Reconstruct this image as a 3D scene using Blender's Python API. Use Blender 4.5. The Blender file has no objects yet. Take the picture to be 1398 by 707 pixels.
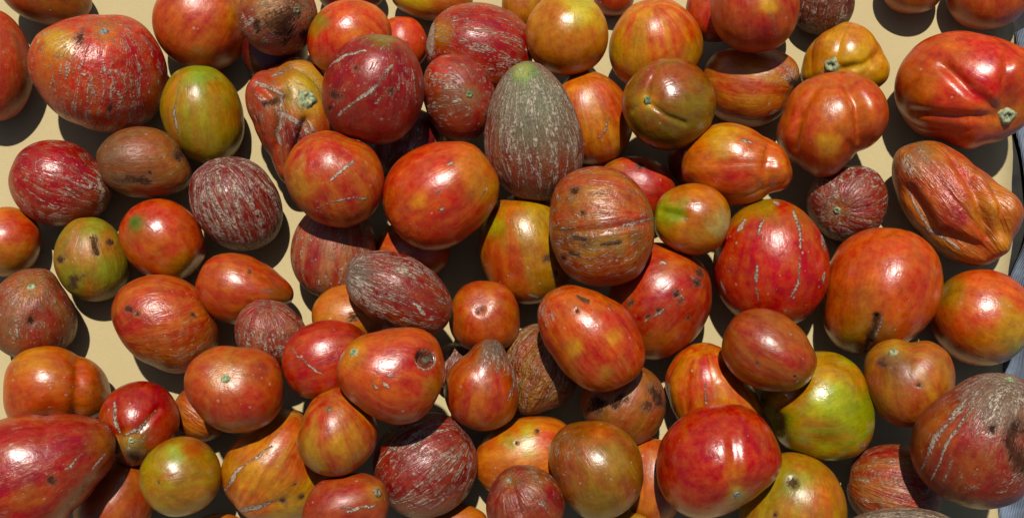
import bpy, math, random
import numpy as np
from mathutils import Vector, Matrix

sc = bpy.context.scene
COL = sc.collection

# ------------------------------------------------------------------ camera
W, H = 1398.0, 707.0
HFOV = 50.0
FPX = (W / 2) / math.tan(math.radians(HFOV / 2))       # focal length in photo pixels
DIST = FPX * 0.0005                                     # 0.5 mm per pixel on the paper
TILT = math.radians(16)                                 # camera leans back from straight down
CAM = np.array([0.0, -DIST * math.sin(TILT), DIST * math.cos(TILT)])
cam_d = bpy.data.cameras.new('camera')
cam_d.angle = math.radians(HFOV)
cam_d.sensor_fit = 'HORIZONTAL'
cam_d.clip_start = 0.01
cam_d.clip_end = 50
cam = bpy.data.objects.new('camera', cam_d)
COL.objects.link(cam)
cam.location = CAM.tolist()
cam.rotation_euler = (TILT, 0, 0)
sc.camera = cam
RIGHT = np.array([1.0, 0, 0])
UP = np.array([0, math.cos(TILT), math.sin(TILT)])
FWD = np.array([0, math.sin(TILT), -math.cos(TILT)])

# ------------------------------------------------------------------ sky, sun, exposure
SUN_EL = math.radians(72)
SUN_AZ = math.radians(-3)          # from the far side of the table, a touch to the left
world = bpy.data.worlds.new('World')
sc.world = world
world.use_nodes = True
wn = world.node_tree
bg = wn.nodes['Background']
sky = wn.nodes.new('ShaderNodeTexSky')
sky.sky_type = 'NISHITA'
sky.sun_disc = False
sky.sun_elevation = SUN_EL
sky.sun_rotation = SUN_AZ
wn.links.new(sky.outputs[0], bg.inputs[0])
bg.inputs[1].default_value = 0.05
sun_d = bpy.data.lights.new('sun', 'SUN')
sun_d.energy = 5.0
sun_d.angle = math.radians(1.3)
sun_d.color = (1.0, 0.95, 0.87)
sun = bpy.data.objects.new('sun', sun_d)
COL.objects.link(sun)
to_sun = Vector((math.sin(SUN_AZ) * math.cos(SUN_EL), math.cos(SUN_AZ) * math.cos(SUN_EL), math.sin(SUN_EL)))
sun.rotation_euler = to_sun.to_track_quat('Z', 'Y').to_euler()
sun.location = (0, 0.3, 1.5)
sc.view_settings.view_transform = 'Standard'
sc.view_settings.look = 'None'
sc.view_settings.exposure = -0.12
sc.view_settings.gamma = 1.0
sc.cycles.use_denoising = True
sc.cycles.max_bounces = 4
sc.cycles.diffuse_bounces = 1
sc.cycles.glossy_bounces = 2


def lin(c):
    """0xRRGGBB as seen in sunlight -> linear albedo"""
    v = np.array([(c >> 16) & 255, (c >> 8) & 255, c & 255]) / 255.0
    v = np.where(v <= 0.04045, v / 12.92, ((v + 0.055) / 1.055) ** 2.4)
    return v


def skin(c):
    v = lin(c)
    v[2] *= .92
    return v ** 1.25 * 1.02


# ------------------------------------------------------------------ node helpers
class NT:
    def __init__(self, name):
        self.m = bpy.data.materials.new(name)
        self.m.use_nodes = True
        self.t = self.m.node_tree
        self.b = self.t.nodes['Principled BSDF']

    def n(self, typ, **kw):
        nd = self.t.nodes.new(typ)
        for k, v in kw.items():
            setattr(nd, k, v)
        return nd

    def put(self, sock, v):
        if isinstance(v, bpy.types.NodeSocket):
            self.t.links.new(v, sock)
        elif isinstance(v, (tuple, list)):
            sock.default_value = tuple(v) + ((1.0,) if len(v) == 3 and sock.type == 'RGBA' else ())
        else:
            sock.default_value = v

    def math(self, op, a, b=0.0, c=0.0, clamp=False):
        nd = self.n('ShaderNodeMath', operation=op, use_clamp=clamp)
        self.put(nd.inputs[0], a); self.put(nd.inputs[1], b); self.put(nd.inputs[2], c)
        return nd.outputs[0]

    def step(self, x, lo, hi):
        nd = self.n('ShaderNodeMapRange', interpolation_type='SMOOTHSTEP')
        self.put(nd.inputs[0], x); self.put(nd.inputs[1], lo); self.put(nd.inputs[2], hi)
        return nd.outputs[0]

    def mix(self, f, a, b, mode='MIX'):
        nd = self.n('ShaderNodeMix', data_type='RGBA', blend_type=mode)
        self.put(nd.inputs[0], f); self.put(nd.inputs[6], a); self.put(nd.inputs[7], b)
        return nd.outputs[2]

    def noise(self, vec, scale, detail=3.0, rough=0.55, dist=0.0):
        nd = self.n('ShaderNodeTexNoise')
        if vec is not None:
            self.t.links.new(vec, nd.inputs['Vector'])
        nd.inputs['Scale'].default_value = scale
        nd.inputs['Detail'].default_value = detail
        nd.inputs['Roughness'].default_value = rough
        nd.inputs['Distortion'].default_value = dist
        return nd.outputs[0]

    def attr(self, name):
        return self.n('ShaderNodeAttribute', attribute_name=name)


# ------------------------------------------------------------------ materials
def make_skin():
    k = NT('tomato_skin')
    base = k.attr('base').outputs['Color']
    alt = k.attr('alt').outputs['Color']
    pr = k.attr('prm')
    sp = k.n('ShaderNodeSeparateColor')
    k.t.links.new(pr.outputs['Color'], sp.inputs[0])
    st, net, fl = sp.outputs[0], sp.outputs[1], sp.outputs[2]
    wr = pr.outputs['Alpha']
    mk = k.attr('mark')
    sm = k.n('ShaderNodeSeparateColor')
    k.t.links.new(mk.outputs['Color'], sm.inputs[0])
    corkm, darkm, rgh = sm.outputs[0], sm.outputs[1], sm.outputs[2]
    q = k.attr('q').outputs['Vector']
    m = k.attr('m').outputs['Vector']
    # a few shared noises keep the shader cheap
    s1 = k.noise(m, 2.4, 5, 0.62)
    s2 = k.noise(m, 8.0, 4, 0.65)
    qn = k.noise(q, 5.0, 4, 0.6)
    qh = k.noise(q, 17.0, 5, 0.72)
    b1 = k.noise(q, 2.4, 3, 0.55)
    r1 = k.math('ABSOLUTE', k.math('SUBTRACT', k.noise(m, 3.4, 4, 0.58, 0.7), 0.5))
    # colour streaks that run from pole to pole
    f1 = k.math('MULTIPLY', k.step(s1, 0.40, 0.62), st)
    c = k.mix(f1, base, alt)
    f2 = k.math('MULTIPLY', k.step(s2, 0.46, 0.68), k.math('MULTIPLY', st, 0.42))
    c = k.mix(f2, c, alt)
    # blotchy ripening
    v = k.math('ADD', k.math('MULTIPLY_ADD', b1, 0.75, 0.42), k.math('MULTIPLY', k.math('SUBTRACT', qn, 0.5), 0.45))
    s3 = k.noise(m, 24.0, 3, 0.6)
    v = k.math('ADD', v, k.math('MULTIPLY', k.math('SUBTRACT', k.math('ADD', s2, s3), 0.95), k.math('MULTIPLY_ADD', st, 0.55, 0.06)))
    v = k.math('ADD', v, k.math('MULTIPLY', k.math('SUBTRACT', qh, 0.5), 0.55))
    hs = k.n('ShaderNodeHueSaturation')
    k.put(hs.inputs['Hue'], k.math('MULTIPLY_ADD', k.math('ADD', qn, s1), 0.045, 0.461))
    k.put(hs.inputs['Saturation'], 1.12)
    k.put(hs.inputs['Value'], v)
    k.put(hs.inputs['Color'], c)
    c = hs.outputs[0]
    # tiny pale pores
    pore = k.n('ShaderNodeTexVoronoi')
    k.t.links.new(q, pore.inputs['Vector'])
    pore.inputs['Scale'].default_value = 7.5
    pd = k.math('ADD', pore.outputs['Distance'], k.math('MULTIPLY', k.math('SUBTRACT', qh, 0.5), 0.22))
    spc = k.n('ShaderNodeSeparateColor')
    k.t.links.new(pore.outputs['Color'], spc.inputs[0])
    keep = k.math('LESS_THAN', spc.outputs[0], k.math('MULTIPLY', fl, 0.8))
    psz = k.math('MULTIPLY_ADD', k.math('MULTIPLY', spc.outputs[1], spc.outputs[1]), 0.22, 0.13)
    dots = k.math('MULTIPLY', k.math('SUBTRACT', 1.0, k.step(pd, k.math('MULTIPLY', psz, 0.5), psz)), keep)
    # corky netting: ridged noise along the meridians, broken up by a mask
    r2 = k.math('ABSOLUTE', k.math('SUBTRACT', s2, 0.5))
    thr = k.math('MULTIPLY', net, 0.046)
    l1 = k.math('SUBTRACT', 1.0, k.step(r1, k.math('MULTIPLY', thr, 0.35), k.math('ADD', thr, 0.010)))
    l2 = k.math('SUBTRACT', 1.0, k.step(r2, k.math('MULTIPLY', thr, 0.15), k.math('MULTIPLY_ADD', thr, 0.8, 0.008)))
    brk = k.step(k.math('ADD', qn, k.math('MULTIPLY', net, 0.16)), 0.50, 0.62)
    on = k.step(net, 0.02, 0.25)
    lines = k.math('MULTIPLY', k.math('MULTIPLY', k.math('MAXIMUM', l1, k.math('MULTIPLY', l2, 0.42)), brk), on)
    fib = k.math('MULTIPLY', k.step(s3, 0.50, 0.62), k.step(net, 0.6, 1.35))
    lines = k.math('MAXIMUM', lines, k.math('MULTIPLY', fib, 0.75))
    lines = k.math('MULTIPLY', lines, k.math('MULTIPLY_ADD', k.step(qh, 0.32, 0.55), 0.6, 0.4))
    # hand placed corky scars with ragged edges and a brown rim
    rag = k.math('ADD', corkm, k.math('MULTIPLY', k.math('SUBTRACT', qh, 0.5), 1.5))
    gate = k.step(corkm, 0.03, 0.25)
    scar = k.math('MULTIPLY', k.step(rag, 0.42, 0.66), gate)
    rim = k.math('MULTIPLY', k.step(rag, 0.14, 0.40), gate)
    cork = k.math('MAXIMUM', k.math('MAXIMUM', lines, scar), k.math('MULTIPLY', dots, 0.7))
    c = k.mix(k.math('MULTIPLY', rim, 0.45), c, (0.16, 0.055, 0.025))
    corkcol = k.mix(k.step(qh, 0.30, 0.66), (0.13, 0.07, 0.04), (0.50, 0.41, 0.31))
    c = k.mix(k.math('MULTIPLY', cork, 0.80), c, corkcol)
    # sparse natural speckling everywhere
    spk = k.step(qh, 0.60, 0.74)
    c = k.mix(k.math('MULTIPLY', spk, 0.34), c, (0.06, 0.028, 0.014))
    # dark blemishes
    ragd = k.math('ADD', darkm, k.math('ADD', k.math('MULTIPLY', k.math('SUBTRACT', qh, 0.5), 1.8), k.math('MULTIPLY', k.math('SUBTRACT', s3, 0.5), 1.3)))
    dk = k.math('MULTIPLY', k.step(ragd, 0.30, 0.85), k.step(darkm, 0.05, 0.45))
    rimd = k.math('MULTIPLY', k.step(ragd, 0.02, 0.30), k.step(darkm, 0.03, 0.30))
    c = k.mix(k.math('MULTIPLY', rimd, 0.45), c, (0.15, 0.06, 0.025))
    c = k.mix(k.math('MULTIPLY', dk, 0.86), c, k.mix(k.step(qn, 0.35, 0.65), (0.008, 0.005, 0.004), (0.055, 0.022, 0.010)))
    k.put(k.b.inputs['Base Color'], c)
    # gloss
    rr = k.math('MULTIPLY_ADD', k.math('ADD', qn, k.math('MULTIPLY', qh, 0.6)), 0.24, k.math('SUBTRACT', rgh, 0.09))
    rr = k.math('ADD', rr, k.math('MULTIPLY', k.math('MAXIMUM', k.math('MULTIPLY', cork, 0.4), dk), 0.5))
    k.put(k.b.inputs['Roughness'], rr)
    k.b.inputs['IOR'].default_value = 1.42
    k.put(k.b.inputs['Specular IOR Level'], k.math('MULTIPLY', k.math('SUBTRACT', 1.0, k.math('MULTIPLY', k.math('MAXIMUM', dk, k.math('MULTIPLY', cork, 0.55)), 0.85)), 0.95))
    k.b.inputs['Coat Weight'].default_value = 0.0
    k.b.inputs['Coat Roughness'].default_value = 0.13
    k.b.inputs['Coat IOR'].default_value = 1.4
    # relief
    wh = k.math('MULTIPLY', k.math('ADD', k.math('MULTIPLY', r1, 3.5), k.math('ADD', qn, k.math('MULTIPLY', s2, 0.6))), k.math('MULTIPLY', wr, 3.2))
    hgt = k.math('ADD', wh, k.math('MULTIPLY', k.math('MAXIMUM', scar, lines), 0.75))
    hgt = k.math('ADD', hgt, k.math('MULTIPLY', qh, 0.07))
    hgt = k.math('ADD', hgt, k.math('MULTIPLY', qn, 0.22))
    hgt = k.math('SUBTRACT', hgt, k.math('MULTIPLY', k.math('MAXIMUM', darkm, dk), 0.4))
    bp = k.n('ShaderNodeBump')
    bp.inputs['Strength'].default_value = 0.8
    bp.inputs['Distance'].default_value = 0.0012
    k.put(bp.inputs['Height'], hgt)
    k.put(k.b.inputs['Normal'], bp.outputs[0])
    return k.m


def simple(name, c1, c2, scale, rough=0.7, bump=0.3, dist=0.0005):
    k = NT(name)
    tc = k.n('ShaderNodeTexCoord').outputs['Object']
    f = k.step(k.noise(tc, scale, 5, 0.65), 0.35, 0.65)
    k.put(k.b.inputs['Base Color'], k.mix(f, tuple(c1), tuple(c2)))
    k.b.inputs['Roughness'].default_value = rough
    bp = k.n('ShaderNodeBump')
    bp.inputs['Strength'].default_value = bump
    bp.inputs['Distance'].default_value = dist
    k.put(bp.inputs['Height'], k.noise(tc, scale * 2.5, 4, 0.65))
    k.put(k.b.inputs['Normal'], bp.outputs[0])
    return k.m


SKIN = make_skin()
SCARM = {
    'green': simple('scar_green', lin(0x7C8A5C), lin(0x39482A), 500),
    'pale': simple('scar_pale', lin(0xA8AC84), lin(0x5E6A44), 400),
    'brown': simple('scar_brown', lin(0x8A7A5C), lin(0x2E2A1E), 600),
    'grey': simple('scar_grey', lin(0x8E9188), lin(0x4A4C45), 600),
    'dark': simple('hole_dark', lin(0x5C523A), lin(0x2C2418), 500, 0.8),
}


def paper_mat():
    k = NT('kraft_paper')
    tc = k.n('ShaderNodeTexCoord').outputs['Object']
    mp = k.n('ShaderNodeMapping')
    mp.inputs['Scale'].default_value = (1, 6, 1)
    k.t.links.new(tc, mp.inputs[0])
    fib = k.noise(mp.outputs[0], 260, 5, 0.7)
    blot = k.noise(tc, 9, 4, 0.6)
    c = k.mix(fib, tuple(lin(0xA8966A)), tuple(lin(0xC2B184)))
    c = k.mix(k.math('MULTIPLY', k.step(blot, 0.35, 0.7), 0.35), c, tuple(lin(0xA69468)))
    spk = k.step(k.noise(tc, 900, 2, 0.6), 0.66, 0.76)
    c = k.mix(k.math('MULTIPLY', spk, 0.25), c, tuple(lin(0x7A5F3A)))
    k.put(k.b.inputs['Base Color'], c)
    k.b.inputs['Roughness'].default_value = 0.85
    bp = k.n('ShaderNodeBump')
    bp.inputs['Strength'].default_value = 0.35
    bp.inputs['Distance'].default_value = 0.0006
    k.put(bp.inputs['Height'], k.math('ADD', fib, k.math('MULTIPLY', k.noise(tc, 30, 3, 0.5), 3.0)))
    k.put(k.b.inputs['Normal'], bp.outputs[0])
    return k.m


def cloth_mat():
    k = NT('blue_cloth')
    tc = k.n('ShaderNodeTexCoord').outputs['Object']
    wv = k.n('ShaderNodeTexWave')
    wv.inputs['Scale'].default_value = 420
    wv.inputs['Distortion'].default_value = 1.5
    k.t.links.new(tc, wv.inputs[0])
    c = k.mix(k.step(k.noise(tc, 22, 4, 0.6), 0.42, 0.6), tuple(lin(0x1E2A3C)), tuple(lin(0x6A7A90)))
    c = k.mix(k.math('MULTIPLY', wv.outputs['Fac'], 0.35), c, tuple(lin(0xA9B4C2)))
    k.put(k.b.inputs['Base Color'], c)
    k.b.inputs['Roughness'].default_value = 0.9
    bp = k.n('ShaderNodeBump')
    bp.inputs['Strength'].default_value = 0.5
    bp.inputs['Distance'].default_value = 0.0005
    k.put(bp.inputs['Height'], wv.outputs['Fac'])
    k.put(k.b.inputs['Normal'], bp.outputs[0])
    return k.m


def unproject(px, py, z=0.0):
    d = FWD + RIGHT * ((px - W / 2) / FPX) + UP * ((H / 2 - py) / FPX)
    t = (z - CAM[2]) / d[2]
    return CAM + d * t


def project(P):
    v = P - CAM
    dep = v @ FWD
    return np.stack([W / 2 + FPX * (v @ RIGHT) / dep, H / 2 - FPX * (v @ UP) / dep], 1)


def grid_mesh(name, X, Y, Z, mat, thick=0.0):
    ny, nx = X.shape
    vs = np.stack([X.ravel(), Y.ravel(), Z.ravel()], 1)
    fs = [(j * nx + i, j * nx + i + 1, (j + 1) * nx + i + 1, (j + 1) * nx + i) for j in range(ny - 1) for i in range(nx - 1)]
    me = bpy.data.meshes.new(name)
    me.from_pydata(vs.tolist(), [], fs)
    me.polygons.foreach_set('use_smooth', [True] * len(fs))
    me.materials.append(mat)
    o = bpy.data.objects.new(name, me)
    COL.objects.link(o)
    if thick:
        s = o.modifiers.new('thickness', 'SOLIDIFY')
        s.thickness = thick
        s.offset = -1
    return o


# ------------------------------------------------------------------ the surface
# brown paper sheet; its right edge ends inside the frame beside a crumpled blue cloth
pe0, pe1 = unproject(1384, 60), unproject(1374, 707)
def edge_x(y):
    return pe1[0] + (y - pe1[1]) * (pe0[0] - pe1[0]) / (pe0[1] - pe1[1]) + 0.0015 * np.sin(y * 40) + 0.001 * np.sin(y * 97)
ys = np.linspace(-0.42, 0.5, 90)
U, Y = np.meshgrid(np.linspace(0, 1, 60), ys)
X = -0.55 + U * (edge_x(Y) + 0.55)
Z = -0.0006 + 0.0003 * np.sin(X * 23 + 1.3 * np.sin(Y * 17)) + 0.0003 * np.sin(Y * 31 + X * 9)
paper = grid_mesh('paper', X, Y, Z, paper_mat(), 0.0012)
paper['kind'] = 'structure'
tx, ty = np.meshgrid(np.linspace(-0.8, 0.8, 3), np.linspace(-0.7, 0.8, 3))
table = grid_mesh('table', tx, ty, tx * 0 - 0.0045, simple('dark_table_top', lin(0x2A2724), lin(0x1B1A19), 60, 0.6), 0.02)
table['kind'] = 'structure'
U, V = np.meshgrid(np.linspace(0, 1, 80), np.linspace(-0.36, 0.17, 200))
wav = 0.006 * np.sin(V * 19 + 0.6) + 0.003 * np.sin(V * 47)
CX = edge_x(V) + 0.001 + wav + U * 0.17
fall = np.clip(U * 9, 0, 1)
CZ = 0.0005 + 0.010 * np.sin(fall * math.pi / 2) + 0.005 * np.sin(U * 31 + V * 43) * fall + 0.004 * np.sin(V * 91 + U * 13) * fall
cloth = grid_mesh('cloth', CX, V + 0.006 * np.sin(U * 9), CZ, cloth_mat(), 0.0015)
cloth['label'] = 'crumpled blue grey cloth lying beside the paper edge'
cloth['category'] = 'cloth'

# ------------------------------------------------------------------ fruit geometry
_cache = {}


def cubesphere(n):
    if n in _cache:
        return _cache[n]
    g = np.tan(np.linspace(-1, 1, n + 1) * math.pi / 4)
    A, B = np.meshgrid(g, g)
    a, b, o = A.ravel(), B.ravel(), np.ones((n + 1) ** 2)
    sides = [(o, a, b), (-o, -a, b), (-a, o, b), (a, -o, b), (-b, a, o), (b, a, -o)]
    P = np.concatenate([np.stack(s, 1) for s in sides])
    P /= np.linalg.norm(P, axis=1)[:, None]
    idx = np.arange((n + 1) ** 2).reshape(n + 1, n + 1)
    q = np.stack([idx[:-1, :-1], idx[:-1, 1:], idx[1:, 1:], idx[1:, :-1]], -1).reshape(-1, 4)
    F = np.concatenate([q + i * (n + 1) ** 2 for i in range(6)])
    key = np.round(P, 5)
    _, first, inv = np.unique(key, axis=0, return_index=True, return_inverse=True)
    inv = inv.reshape(-1)
    P = P[first]
    F = inv[F]
    # outward winding
    c = P[F].mean(1)
    nrm = np.cross(P[F[:, 1]] - P[F[:, 0]], P[F[:, 2]] - P[F[:, 0]])
    flip = (nrm * c).sum(1) < 0
    F[flip] = F[flip][:, ::-1]
    _cache[n] = (P, F)
    return _cache[n]


def lumps(D, rng, k0, k1, n=7):
    v = np.zeros(len(D))
    for _ in range(n):
        w = rng.normal(size=3)
        w = w / np.linalg.norm(w) * rng.uniform(k0, k1)
        v += np.sin(D @ w + rng.uniform(0, 6.28))
    return v / n ** 0.5


def segdist(P, pts, along=False):
    """distance of 2-D points to a polyline (and where along it)"""
    best = np.full(len(P), 1e9)
    pos = np.full(len(P), .5)
    pts = [np.array(p, float) for p in pts]
    if len(pts) == 1:
        best = np.linalg.norm(P - pts[0], axis=1)
    L = [np.linalg.norm(q - p) for p, q in zip(pts[:-1], pts[1:])]
    tot, run = max(sum(L), 1e-6), 0.0
    for a, b, l in zip(pts[:-1], pts[1:], L):
        ab = b - a
        t = np.clip(((P - a) @ ab) / max(ab @ ab, 1e-6), 0, 1)
        d = np.linalg.norm(P - a - t[:, None] * ab, axis=1)
        s = d < best
        best = np.where(s, d, best)
        pos = np.where(s, (run + t * l) / tot, pos)
        run += l
    return (best, pos) if along else best


class Fruit:
    pass


FR = []


def T(label, lv, cx, cy, b, a, ang, tilt, base, alt, st=.4, net=0., fl=.12, wr=.03, rough=.30, ribs=None, tp=.06,
      tip=0., dent=.05, sq=.92, lump=.022, depth=None, marks=(), tail=0., ns=1.):
    f = Fruit()
    f.__dict__.update(locals())
    f.seed = len(FR) + 11
    FR.append(f)


# marks, all in photograph pixels on the side of the fruit that faces us
def pt(x, y, r, c, s=1.0): return ('p', x, y, r, c, s)          # patch of another skin colour
def ln(w, *pts): return ('l', pts, w)                            # corky line
def dk(w, *pts): return ('d', pts, w)                            # dark blemish
def gb(x, y, r, h): return ('g', x, y, r, h)                     # bulge (+) or dent (-)
def cr(w, d, *pts): return ('c', pts, w, d)                      # crease
def nt(x, y, r, v): return ('n', x, y, r, v)                     # local netting
def sc_(x, y, r, m='green'): return ('s', x, y, r, m)            # stem scar, a part
def ho(x, y, r): return ('h', x, y, r)                           # hole, a part


# label, order in the heap, centre x y, half length, half width, axis direction, axis lean to viewer, colours
# ---- upper left
T('orange red tomato with brown streaks beside the large netted red tomato', 0, -12, 88, 78, 57, 95, 10, 0xC9502C, 0x9A4A30, st=.6, net=.1, rough=.36)
T('brownish orange tomato with a blunt tip above the large netted red tomato', 0, 62, -14, 68, 47, -28, 0, 0xB75A2E, 0x9A6A38, st=.5, tail=0, tp=.12,
  marks=[pt(40, 32, 14, 0x8A5A3A)])
T('large red tomato with white netting and a yellow green shoulder', .4, 135, 100, 80, 97, 84, 30, 0xC4302A, 0xD8603A, st=.55, net=.42, rough=.26, wr=.10, ns=.8, tp=.02, sq=.86,
  marks=[pt(78, 62, 26, 0xC9A236), pt(60, 95, 30, 0xD0642C, .8), pt(190, 95, 45, 0xB02434, .8), sc_(143, 43, 8, 'grey'), nt(150, 135, 48, .85), nt(95, 50, 26, .25), dk(9, (112, 52)), dk(7, (150, 150))])
T('green and orange striped egg shaped tomato', .5, 275, 157, 68, 57, 98, 12, 0xBE8440, 0x909246, st=.6, fl=.03, rough=.24, tp=.13, lump=.012,
  marks=[pt(272, 100, 24, 0x93A04A), pt(305, 208, 22, 0xB79A42), pt(322, 160, 20, 0xB9702C), ln(1.5, (245, 110), (238, 150), (245, 185))])
T('smooth orange red tomato beside a blackened tomato', .3, 276, 31, 64, 69, 60, 20, 0xC44A26, 0xCB6A34, st=.6, rough=.28,
  marks=[pt(260, 62, 34, 0xCE5A2E, .7), pt(325, 22, 26, 0xC88A40, .6), pt(270, 82, 22, 0xB9652C, .6)])
T('blackened tomato with sooty crust around its stem end', 1, 380, 22, 54, 55, 35, 45, 0x9A3A30, 0xA86A48, st=.5, net=.30, fl=.5, rough=.42, wr=.18,
  marks=[dk(20, (398, 22), (378, 32), (392, 42)), dk(9, (352, 36)), nt(345, 38, 22, .8), pt(365, 5, 28, 0xB88A62), sc_(405, 15, 6, 'brown'), dk(12, (415, 50))])
T('fasciated orange tomato with grey corky cracks and a big green stem end', .6, 398, 168, 96, 64, 108, 22, 0xBE4B28, 0xA84030, st=.5, net=.15, ribs=(7, .30), rough=.34, lump=.04, dent=.12, wr=.1,
  marks=[pt(414, 122, 36, 0xBEA24A), ln(7, (352, 112), (386, 130), (382, 158)), ln(9, (378, 152), (408, 168), (432, 180)), ln(6, (385, 160), (378, 185)), ln(5, (398, 92), (372, 104)), ln(5, (378, 178), (384, 200)),
         cr(7, 13, (388, 130), (378, 190), (382, 230)), cr(6, 11, (418, 165), (402, 215)), cr(6, 9, (350, 112), (380, 140)), ln(4, (400, 205), (396, 235)), ln(4, (350, 130), (372, 150)), nt(390, 150, 40, .5), sc_(419, 134, 15, 'pale'), dk(5, (362, 142), (376, 138)), pt(400, 185, 20, 0x8E2A2C)])
T('maroon round tomato with diagonal corky stripes on top of the heap', 3, 510, 123, 75, 71, 74, 12, 0x9E2A2A, 0xA83434, st=.4, net=.12, fl=.3, rough=.26, tp=.05,
  marks=[pt(526, 46, 17, 0x9A8A30), ln(6, (528, 96), (505, 125), (480, 142), (463, 158)), ln(3, (450, 92), (470, 76), (500, 68)), ln(4, (537, 88), (526, 100)), ln(4, (522, 132), (514, 142)), dk(7, (455, 130)), dk(6, (452, 150)), dk(5, (485, 95)), dk(4, (535, 122)), nt(560, 120, 26, .4), nt(525, 55, 18, .5)])
T('glossy orange red tomato behind the maroon striped one', 1.2, 476, 51, 52, 59, 120, 30, 0xD0432A, 0xD6703A, st=.5, rough=.20, marks=[pt(436, 28, 15, 0x9A8430), pt(430, 42, 10, 0xB07A30), pt(482, 48, 20, 0xD88A48, .6)])
T('plain orange red tomato mostly hidden by the maroon striped one', .1, 549, 60, 37, 35, 90, 0, 0xD24A26, 0xD8683A, st=.3)
T('yellow and orange tomato behind the large crimson one with corky stem end', .1, 590, -6, 56, 35, 175, 0, 0xC8702A, 0xC9A03C, st=.6, marks=[pt(565, 5, 22, 0xCBAA4A), pt(610, 12, 24, 0xC04A28)])
T('large crimson tomato with pale flecks and a white corky stem end', 1.0, 655, 68, 73, 64, 166, 5, 0xA93230, 0xB84A42, st=.5, net=.38, fl=.5, rough=.24, tp=.04,
  marks=[ln(15, (590, 34), (586, 52), (588, 72)), pt(600, 45, 16, 0xB89050, .8), nt(700, 75, 26, .55)])
T('small dark red tomato with frosted netting round its scar', 2.0, 627, 133, 60, 51, 0, 62, 0x9C2E28, 0xB04030, st=.4, net=.25, fl=.95, rough=.36, tp=.08,
  marks=[sc_(641, 129, 6, 'green'), pt(616, 138, 34, 0x8A6450, .75), nt(612, 132, 36, .5), pt(600, 92, 26, 0xB83A2C), nt(625, 185, 26, .05)])
T('grey netted avocado shaped tomato with a green tip', 2.25, 728, 179, 95, 67, 97, 14, 0x9C4030, 0x8A5A44, st=.5, net=.80, fl=.75, rough=.40, tp=.24, sq=.96, dent=.0, wr=.08, lump=.012,
  marks=[pt(735, 165, 62, 0x78765E, .85), pt(722, 130, 44, 0x848A6C, .9), nt(725, 130, 62, 1.35), nt(775, 170, 34, 1.2), nt(690, 170, 28, 1.1), nt(715, 96, 18, .1), pt(715, 97, 18, 0x8CA064), sc_(712, 95, 5, 'pale')])
T('pale orange round tomato with faint vertical streaks', 2.1, 774, 47, 57, 57, 82, 25, 0xCB8450, 0xC87440, st=.5, fl=.03, rough=.20, marks=[pt(795, 6, 32, 0xC9B868), pt(735, 40, 26, 0xC98A52), pt(770, 85, 32, 0xB8683A, .6), ln(2, (771, 27), (767, 32))])
T('orange and yellow flamed tomato behind the greenish scarred one', 1.1, 895, 62, 64, 65, 100, 25, 0xCF5A2C, 0xCC8C38, st=.75, rough=.26, fl=.05, marks=[pt(840, 70, 24, 0xC89434), pt(868, 105, 28, 0xC08A34, .8), pt(948, 72, 24, 0xC4923A, .8)])
T('pale orange tomato with light flames beside the grey netted one', 1.1, 808, 161, 64, 55, 105, 25, 0xC4562E, 0xCE9468, st=.8, rough=.28, marks=[pt(790, 110, 30, 0xCF7C50, .7), ln(2.5, (832, 160), (826, 180), (815, 190))])
T('greenish brown glossy tomato with a star scar', 3.0, 913, 142, 64, 64, 165, 58, 0xA2522E, 0x8C7A3A, st=.55, fl=.12, rough=.18, tp=.03, lump=.012,
  marks=[sc_(884, 137, 7, 'green'), pt(935, 165, 38, 0x8A7A34, .75), pt(884, 137, 13, 0xD0A052), pt(900, 190, 30, 0x7C6A2C, .7), cr(4, 3.5, (890, 142), (910, 158), (935, 168)), cr(4, 3, (884, 130), (888, 112), (896, 98)), pt(905, 110, 30, 0xB05436, .6), cr(4, 2.5, (878, 140), (865, 150))])
T('red orange tomato with a yellow streak overhanging the orange one in shade', 2.2, 1031, 11, 61, 61, 95, 30, 0xBC4030, 0xC46038, st=.6, rough=.30, fl=.1, marks=[pt(1050, 8, 13, 0xD8A850), pt(1000, 35, 30, 0xC2552E, .7), ln(1.5, (1052, 20), (1060, 45))])
T('plain red tomato half hidden behind the one with a yellow streak', .1, 978, 12, 46, 42, 90, 10, 0xC23A28, 0xC8502C, st=.3)
T('orange tomato with a shrivelled end lying in shade', .4, 1025, 117, 67, 56, -8, 5, 0xC2562C, 0xC08A50, st=.7, rough=.34, wr=.06, tp=.16,
  marks=[nt(1080, 105, 20, .9), dk(6, (1082, 112)), pt(1070, 145, 24, 0xC8602A), ln(3, (1050, 158), (1062, 150))])
T('purple brown tomato in wrinkled greyish skin', .2, 1124, 3, 46, 43, 80, 20, 0x7E4438, 0x8E6A5C, st=.6, net=.45, wr=.6, rough=.32)
T('yellow orange ribbed tomato with a pale green stem end', .3, 1152, 80, 52, 63, -115, 40, 0xCE7A22, 0xD09A32, st=.6, ribs=(6, .13), rough=.22, fl=.04, dent=.10,
  marks=[sc_(1135, 90, 12, 'pale'), pt(1170, 88, 30, 0xC9A43A, .8), pt(1110, 75, 22, 0xC87828), cr(7, 6, (1212, 70), (1180, 90), (1150, 95))])
T('two lobed orange tomato leaning on the yellow ribbed one', 1.3, 1136, 169, 73, 77, 88, 25, 0xC85C36, 0xC87434, st=.3, rough=.24, fl=.06, lump=.015, tp=.02, sq=.86, ribs=(4, .06),
  marks=[cr(9, 13, (1152, 100), (1172, 140), (1180, 200), (1178, 235)), gb(1118, 190, 40, 6), gb(1195, 150, 26, 5), gb(1205, 225, 26, -12), pt(1128, 195, 18, 0xCBA04A, .7), pt(1110, 130, 30, 0xCE6A2A, .7), cr(7, 5, (1120, 112), (1095, 150), (1085, 200))])
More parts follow.
